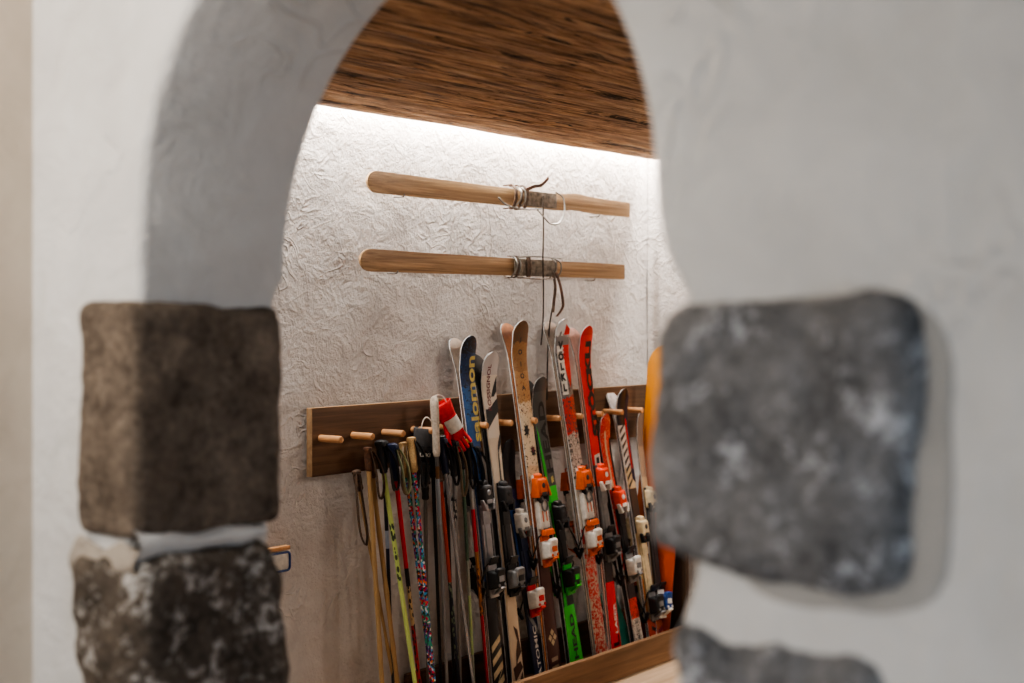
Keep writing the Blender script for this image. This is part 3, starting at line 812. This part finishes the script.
# ------------------------------------------------------------------ ski poles
def shaft_mat(name, stops, metal=.0, rough=.35, pattern=None, L=1.2):
    m = MT(name, rough, metal); sp = m.n.new('ShaderNodeSeparateXYZ'); m.l.new(m.co('Object'), sp.inputs[0])
    v = m.math('DIVIDE', sp.outputs[2], L)
    if pattern == 'confetti':
        col = m.voro(m.co('Object', (1, 1, .8)), 125, out='Color')
        s2 = m.n.new('ShaderNodeSeparateXYZ'); m.l.new(col, s2.inputs[0])
        c = m.ramp(s2.outputs[0], [(0, srgb(30, 28, 34)), (.22, srgb(46, 140, 116)), (.42, srgb(206, 30, 70)), (.56, srgb(226, 220, 214)), (.68, srgb(96, 44, 130)), (.8, srgb(70, 150, 200)), (.92, srgb(226, 110, 40))], 'CONSTANT')
    else:
        c = m.ramp(v, [(p, srgb(*k)) for p, k in stops], 'CONSTANT')
        if pattern:
            pc, lo, hi, sc = pattern
            n = m.voro(m.co('Object', (1, 1, .45)), sc)
            g = m.math('MULTIPLY', m.ramp(n, [(.42, (1, 1, 1, 1)), (.46, (0, 0, 0, 1))]), m.math('MULTIPLY', m.math('GREATER_THAN', v, lo), m.math('LESS_THAN', v, hi)))
            c = m.mix(g, c, srgb(*pc))
        if 'bamboo' in name:
            n = m.noise(m.co('Object', (40, 40, 2)), 1, 4); c = m.mix(m.ramp(n, [(.3, (0, 0, 0, 1)), (.8, (1, 1, 1, 1))]), m.mix(.4, c, srgb(90, 60, 30)), c)
    m.color(c); return m.m
def ski_pole(label, top, bot_u, ot, ob, smat, gm, r0=.0085, r1=.0055, strap=None, basket=True, grip=.13, bamboo=False, style='knob', capm=None, strap_len=.17, strap_side=1):
    T = onY(top[0], top[1], D-ot); B = onY(bot_u, 683, D-ob)
    d = (T-B).normalized(); B = B + d*((.03-B.z)/d.z)          # carry the line on down to the floor
    L = (T-B).length
    t = thing('ski_pole', label, 'ski pole', frame_from(T, B), group='ski poles hanging by the pegs')
    b = bmesh.new()
    zs = [.03 + (L-.05)*k/24 for k in range(25)]
    rs = []
    for k, z in enumerate(zs):
        r = r1 + (r0-r1)*min(1, (z/L)*1.25)
        if bamboo: r = r0*.95 + (.0016 if k % 5 == 2 else 0)
        rs.append(r)
    if not bamboo:
        zs = zs[:]
    tube(b, [(0, 0, z) for z in zs], rs, 12)
    so = obj('shaft', b, smat(L) if callable(smat) else smat, t)
    b = bmesh.new(); lathe(b, [(.0012, 0), (.0028, .012), (.0045, .03), (.0058, .045)], 8); obj('tip', b, M['silver'], t)
    # grip
    b = bmesh.new(); g = grip
    if style == 'cork':
        pr = [(.010, L-g), (.0165, L-g+.01), (.0150, L-g*.7), (.0165, L-g*.45), (.0150, L-g*.2), (.0185, L-.014), (.0175, L-.003), (.010, L)]
    elif style == 'long':
        pr = [(.011, L-g), (.0155, L-g+.02), (.0145, L-g*.7), (.0165, L-g*.4), (.018, L-g*.15), (.016, L-.012), (.006, L)]
    else:
        pr = [(.010, L-g), (.0150, L-g+.006), (.0135, L-g*.78), (.0160, L-g*.62), (.0140, L-g*.48), (.0158, L-g*.34), (.0145, L-g*.22), (.0205, L-.016), (.0195, L-.006), (.011, L)]
    lathe(b, pr, 16, None, 1.0, 1.15)
    if style == 'knob':
        box(b, (0, -.018, L-.018), (.022, .022, .022), .006)
    go = obj('grip', b, gm, t)
    if capm:
        b = bmesh.new(); lathe(b, [(.014, L-.012), (.0215, L-.008), (.0215, L+.003), (.015, L+.008), (.004, L+.009)], 16); obj('grip_cap', b, capm, go)
    if strap:
        b = bmesh.new(); s = strap_side; q = strap_len
        ribbon(b, spline([(0, .012, L-.015), (s*.018, -.012, L-.022), (s*.050, -.026, L-.05-q*.25), (s*.060, -.022, L-.05-q*.75), (s*.040, -.020, L-.05-q), (s*.022, -.024, L-.05-q*.8), (s*.016, -.024, L-.05-q*.3), (0, -.012, L-.012)], 5), (.45, .9, 0), .024, .0022)
        obj('strap', b, strap, go)
    if basket:
        b = bmesh.new(); zb = .085; R = .034
        tube(b, [(R*math.cos(a), R*math.sin(a), zb) for a in [2*PI*k/20 for k in range(21)]], .0035, 6, cap=False)
        for k in range(4):
            a = PI/4+k*PI/2; tube(b, [(.005*math.cos(a), .005*math.sin(a), zb+.006), (R*math.cos(a), R*math.sin(a), zb)], .003, 6)
        lathe(b, [(.007, zb-.008), (.0105, zb-.004), (.0105, zb+.012), (.0075, zb+.02)], 12)
        obj('basket', b, K, t)
    return t
sm = lambda name, stops, **k: (lambda L: shaft_mat(name, stops, L=L, **k))
bam = sm('bamboo_shaft', [(0, (190, 156, 108)), (.97, (150, 112, 74))], rough=.5)
bam2 = sm('bamboo_shaft_dark', [(0, (172, 136, 90)), (.5, (180, 144, 96)), (.97, (140, 104, 68))], rough=.5)
ski_pole('bamboo pole on the far left, hanging almost straight', (367.5, 447), 382, .12, .17, bam, M['leather'], .0105, .0095, M['leather_dk'], False, .10, True, 'cork')
ski_pole('thicker bamboo pole slanting right behind the straight bamboo one', (369.5, 452), 397.5, .10, .20, bam2, M['leather'], .0105, .0095, None, False, .11, True, 'cork')
ski_pole('thin brown pole nearest the wall with a wide leather loop', (356, 470), 394, .05, .11, bam2, M['leather_dk'], .0075, .007, M['leather_dk'], True, .09, True, 'cork', strap_len=.26, strap_side=-1)
ski_pole('black and navy pole directly behind the bamboo poles', (383, 440), 393, .08, .11, sm('navy_shaft', [(0, (22, 22, 28)), (.55, (30, 34, 58)), (.62, (150, 160, 176)), (.68, (24, 24, 30))]), K, .0085, .006, K)
ski_pole('lime yellow pole with black grip', (379, 440), 415, .13, .24, sm('lime_shaft', [(0, (188, 206, 120)), (.88, (176, 196, 104))], pattern=((52, 66, 44), .52, .72, 75)), K, .0105, .009, K, True, .14)
ski_pole('red pole with black middle section and pale strap', (392, 443), 419.5, .13, .23, sm('red_black_shaft', [(0, (166, 30, 38)), (.36, (190, 160, 120)), (.50, (26, 22, 24)), (.56, (200, 24, 40)), (.9, (180, 24, 36))], pattern=((28, 24, 26), .0, .5, 95)), M['navy'], .0100, .008, M['strap_pale'], True, .16)
ski_pole('confetti patterned pole with the taller cork grip', (411, 437), 434, .145, .25, sm('confetti_shaft', [], pattern='confetti'), M['cork'], .0105, .009, K, True, .15, style='cork')
ski_pole('confetti patterned pole with the lower cork grip', (403, 442), 432, .115, .21, sm('confetti_shaft', [], pattern='confetti'), M['cork'], .0105, .009, M['strap_beige'], True, .15, style='cork', strap_side=-1)
ski_pole('dull grey pole under the black glove', (425, 470), 428, .08, .10, sm('dull_grey_shaft', [(0, (120, 112, 104)), (.9, (130, 122, 112))], metal=.3), K, .0085, .006, None)
ski_pole('silver pole with a tall pale foam grip sticking up above the pegs', (434, 396), 447, .15, .22, sm('pale_silver_shaft', [(0, (150, 152, 156)), (.6, (164, 170, 176)), (.74, (120, 84, 56)), (.78, (110, 104, 100))], metal=.6), M['foam'], .0095, .007, None, True, .26, style='long')
ski_pole('orange red pole with dark patterned lower half', (438, 452), 459, .11, .20, sm('orange_dark_shaft', [(0, (34, 40, 56)), (.34, (30, 34, 44)), (.50, (178, 60, 34)), (.9, (150, 44, 34))], pattern=((120, 136, 110), .2, .5, 90)), M['leather_dk'], .0092, .007, K)
ski_pole('bright silver pole with dark blue grip slanting right', (441, 437), 473, .15, .26, sm('bright_silver_shaft', [(0, (182, 182, 186)), (.9, (190, 192, 198))], metal=.7, rough=.25), M['navy'], .0090, .006, K, True, .16, capm=M['dark'])
ski_pole('grey pole with a banded black sleeve and long beige strap', (453, 440), 460.5, .14, .20, sm('grey_banded_shaft', [(0, (140, 134, 128)), (.70, (54, 48, 46)), (.78, (158, 152, 148))], metal=.4, pattern=((200, 190, 180), .70, .78, 110)), K, .0090, .006, M['strap_beige'], True, .16, strap_len=.20)
ski_pole('pale green grey pole between the beige strap and the red pole', (461, 440), 474, .13, .22, sm('green_grey_shaft', [(0, (150, 152, 136)), (.2, (168, 186, 128)), (.42, (150, 152, 140)), (.55, (80, 104, 86))], metal=.2), K, .0085, .006, K)
ski_pole('crimson pole with orange middle and yellow grip cap', (467, 441), 487.5, .14, .24, sm('crimson_shaft', [(0, (176, 28, 44)), (.34, (170, 104, 54)), (.50, (170, 112, 60)), (.58, (196, 24, 48)), (.74, (170, 168, 166))], pattern=((60, 30, 24), .34, .52, 90)), K, .0095, .007, K, True, .17, capm=M['yellow'])
ski_pole('black pole standing left of the orange red one', (432, 448), 441, .07, .12, sm('black_shaft', [(0, (24, 22, 22)), (.9, (30, 28, 28))]), K, .0085, .006, M['strap_grey'])
ski_pole('black pole standing right of the orange red one', (445, 446), 454, .07, .13, sm('black_shaft', [(0, (28, 26, 26)), (.9, (30, 28, 28))]), K, .0085, .006, None)
ski_pole('dark pole close beside the blue ski', (475, 446), 491, .12, .21, sm('dark_navy_shaft', [(0, (26, 26, 30)), (.5, (34, 36, 44)), (.75, (60, 62, 66))]), K, .0085, .006, K)

# ------------------------------------------------------------------ gloves hanging on the pegs
def skin_mesh(chains, sub=2):
    """continuous surface grown from jointed chains of (point, radius)"""
    me = bpy.data.meshes.new('skin'); V, E, Rr = [], [], []; idx = {}
    for ch in chains:
        prev = None
        for p, r in ch:
            key = tuple(round(c, 5) for c in p)
            if key not in idx: idx[key] = len(V); V.append(p); Rr.append(r)
            if prev is not None: E.append((prev, idx[key]))
            prev = idx[key]
    me.from_pydata(V, E, [])
    o = bpy.data.objects.new('skin', me); COL.objects.link(o)
    md = o.modifiers.new('s', 'SKIN'); md.use_smooth_shade = True
    for sv, r in zip(me.skin_vertices[0].data, Rr): sv.radius = (r, r*.72)
    me.skin_vertices[0].data[0].use_root = True
    s2 = o.modifiers.new('d', 'SUBSURF'); s2.levels = s2.render_levels = sub
    bpy.context.view_layer.update()
    m2 = bpy.data.meshes.new_from_object(o.evaluated_get(bpy.context.evaluated_depsgraph_get()))
    b = bmesh.new(); b.from_mesh(m2); bpy.data.objects.remove(o); bpy.data.meshes.remove(m2)
    return b
def glove(loc, rot, bodym, cuffm, extra, label, s=1.0):
    M4 = Matrix.Translation(loc) @ Matrix.Rotation(rot[2], 4, 'Z') @ Matrix.Rotation(rot[0], 4, 'X') @ Matrix.Rotation(rot[1], 4, 'Y')
    t = thing('ski_glove', label, 'glove', M4)
    pal = (0, 0, -.115*s); chains = [[((0, 0, -.02*s), .036*s), ((0, 0, -.07*s), .038*s), (pal, .036*s)]]
    for k, (fx, ln) in enumerate(((-.033, .055), (-.011, .068), (.012, .064), (.034, .046))):
        chains.append([(pal, .036*s), ((fx*s, -.004*s, -.142*s), .015*s), ((fx*1.1*s, -.014*s, (-.142-ln*.55)*s), .0145*s), ((fx*1.12*s, -.028*s, (-.142-ln)*s), .012*s)])
    chains.append([((0, 0, -.07*s), .038*s), ((-.042*s, -.010*s, -.09*s), .018*s), ((-.062*s, -.022*s, -.125*s), .015*s), ((-.066*s, -.03*s, -.15*s), .0125*s)])
    obj('hand', skin_mesh(chains), bodym, t, angle=180)
    b = bmesh.new(); lathe(b, [(.030*s, -.045*s), (.040*s, -.04*s), (.050*s, .02*s), (.054*s, .05*s), (.050*s, .054*s), (.044*s, .04*s)], 20, None, 1, .62); obj('cuff', b, cuffm, t)
    b = bmesh.new(); ribbon(b, [(.041*s*math.cos(a), .030*s*math.sin(a), -.03*s) for a in [2*PI*k/24 for k in range(25)]], (0, 0, 1), .016, .003); obj('wrist_strap', b, extra, t)
    b = bmesh.new(); tube(b, spline([(-.02*s, .0, .045*s), (-.015*s, 0, .085*s), (.0, 0, .10*s), (.025*s, 0, .08*s), (.03*s, 0, .045*s)], 5), .0028, 6); obj('hanging_loop', b, W, t)
    return t
p = onY(424, 440, D-.10)
g = glove(p, (.10, .10, -.5), K, M['strap_grey'], M['dark'], 'black glove hanging by a white loop at the fourth peg', 1.0)
b = text_mesh('LEKI', .022, .0008)
xs = [v.co.x for v in b.verts]; mx = (min(xs)+max(xs))/2
for v in b.verts:
    x = (v.co.x-mx)*1.25; v.co = Vector((x, -.034*math.sqrt(max(.05, 1-(x/.056)**2))-.004, v.co.y-.060))
obj('lettering', b, W, g, smooth=False)
p = onY(445.5, 413, D-.125)
g = glove(p, (.10, -.55, -.45), M['glove_red'], M['glove_red'], M['glove_red'], 'red glove with a white back panel beside the fifth peg', .92)
b = bmesh.new()
def wp(s, t_):
    x = -.034+.070*s; z = -.090+.066*t_
    return (x, -.0300*math.sqrt(max(.04, 1-(x/.042)**2))-.005, z)
noisy_grid(b, wp, 8, 6); obj('white_panel', b, W, g)

# ------------------------------------------------------------------ small things
p = onY(263, 563, D)
t = thing('wall_sign', 'small white sign with rounded blue border and orange wooden top', 'sign', loc=(p.x, D, p.z-.055))
b = bmesh.new(); box(b, (0, -.012, .05), (.26, .014, .085), .006); obj('sign_plate', b, W, t)
b = bmesh.new()
hw, hh, rr = .123, .036, .014; pts = []
for cx_, cz_, a0 in ((hw-rr, hh-rr, 0), (-hw+rr, hh-rr, PI/2), (-hw+rr, -hh+rr, PI), (hw-rr, -hh+rr, 1.5*PI)):
    for k in range(6): pts.append((cx_+rr*math.cos(a0+k*PI/10), -.021, .05+cz_+rr*math.sin(a0+k*PI/10)))
tube(b, pts+[pts[0]], .0045, 6, cap=False); obj('border', b, M['blue'], t)
b = bmesh.new(); box(b, (0, -.015, .104), (.235, .03, .016), .003); obj('top_strip', b, M['peg'], t)
b = bmesh.new()
tube(b, spline([(XE-.015, 3.62, .62), (XE-.012, 3.64, .45), (XE-.015, 3.67, .33), (XE-.02, 3.72, .27), (XE-.02, 3.70, .22), (XE-.015, 3.66, .25)], 6), .006, 8)
tag(obj('red_cord', b, R_), 'thin red cord hanging on the end wall right of the trough', 'cord')

# ------------------------------------------------------------------ light
def area(name, loc, target, sx, sy, power, col, spread=None):
    l = bpy.data.lights.new(name, 'AREA'); l.shape = 'RECTANGLE'; l.size = sx; l.size_y = sy; l.energy = power; l.color = col
    if spread: l.spread = spread
    o = bpy.data.objects.new(name, l); COL.objects.link(o); o.location = loc
    d = (Vector(target)-Vector(loc)).normalized()
    o.rotation_euler = d.to_track_quat('-Z', 'Y').to_euler(); return o
def strip(name, a, b_, down, width, power, col):
    a, b_ = Vector(a), Vector(b_); c = (a+b_)/2; x = (b_-a).normalized(); z = -Vector(down).normalized(); y = z.cross(x).normalized(); z = x.cross(y)
    l = bpy.data.lights.new(name, 'AREA'); l.shape = 'RECTANGLE'; l.size = (b_-a).length; l.size_y = width; l.energy = power; l.color = col
    o = bpy.data.objects.new(name, l); COL.objects.link(o)
    M4 = Matrix((x, y, z)).transposed().to_4x4(); M4.translation = c; o.matrix_world = M4; return o
warm = (1.0, .96, .91)
strip('cove_light', (2.3, 4.095, 2.69), (6.6, 4.095, 2.69), (0, .25, -1), .03, 92, warm)
strip('cove_light', (6.61, 0, 2.69), (6.61, 4.1, 2.69), (.25, 0, -1), .03, 66, warm)
area('room_light', (5.9, 1.8, 2.5), (5.2, 4.1, .9), .4, .4, 16, (1.0, .92, .83))
area('room_fill', (3.0, 1.0, 2.3), (5.2, 4.1, .9), .6, .6, 6, (.93, .96, 1.0))  # added fill from the left for the ski sides; no lamp hangs here
area('hall_light', (-.1, 2.5, 2.5), (1.8, 2.42, 1.7), .4, .4, 27, (1.0, .95, .89))
area('hall_wall_fill', (.8, 2.2, 2.7), (1.35, 2.66, 1.7), .25, .25, 11, (1.0, .90, .80))  # added warm light, out of view, to brighten the left hall wall
area('hall_window', (.25, -1.7, .45), (1.8, 1.0, .9), .9, .9, 10, (.66, .82, 1.0), math.radians(95))
area('hall_fill', (-3.4, 2.15, 2.1), (1.8, .4, 1.5), .8, .8, 44, (.93, .96, 1.0))
w = bpy.data.worlds.new('world'); SC.world = w; w.use_nodes = True
bg = w.node_tree.nodes['Background']; bg.inputs[0].default_value = (.86, .92, 1, 1); bg.inputs[1].default_value = .04

# ------------------------------------------------------------------ camera
cd = bpy.data.cameras.new('camera'); cam = bpy.data.objects.new('camera', cd); COL.objects.link(cam)
cd.sensor_width = 36; cd.lens = 36*F/1024; cd.shift_y = -24.5/1024; cd.clip_start = .05
cam.location = (0, 0, H)
fwd = Vector((C_, S_, 0))
cam.rotation_euler = fwd.to_track_quat('-Z', 'Y').to_euler()
cd.dof.use_dof = True; cd.dof.focus_distance = 5.9; cd.dof.aperture_fstop = 1.7
SC.camera = cam
SC.view_settings.view_transform = 'AgX'
SC.view_settings.look = 'AgX - Medium High Contrast'
SC.view_settings.exposure = 0
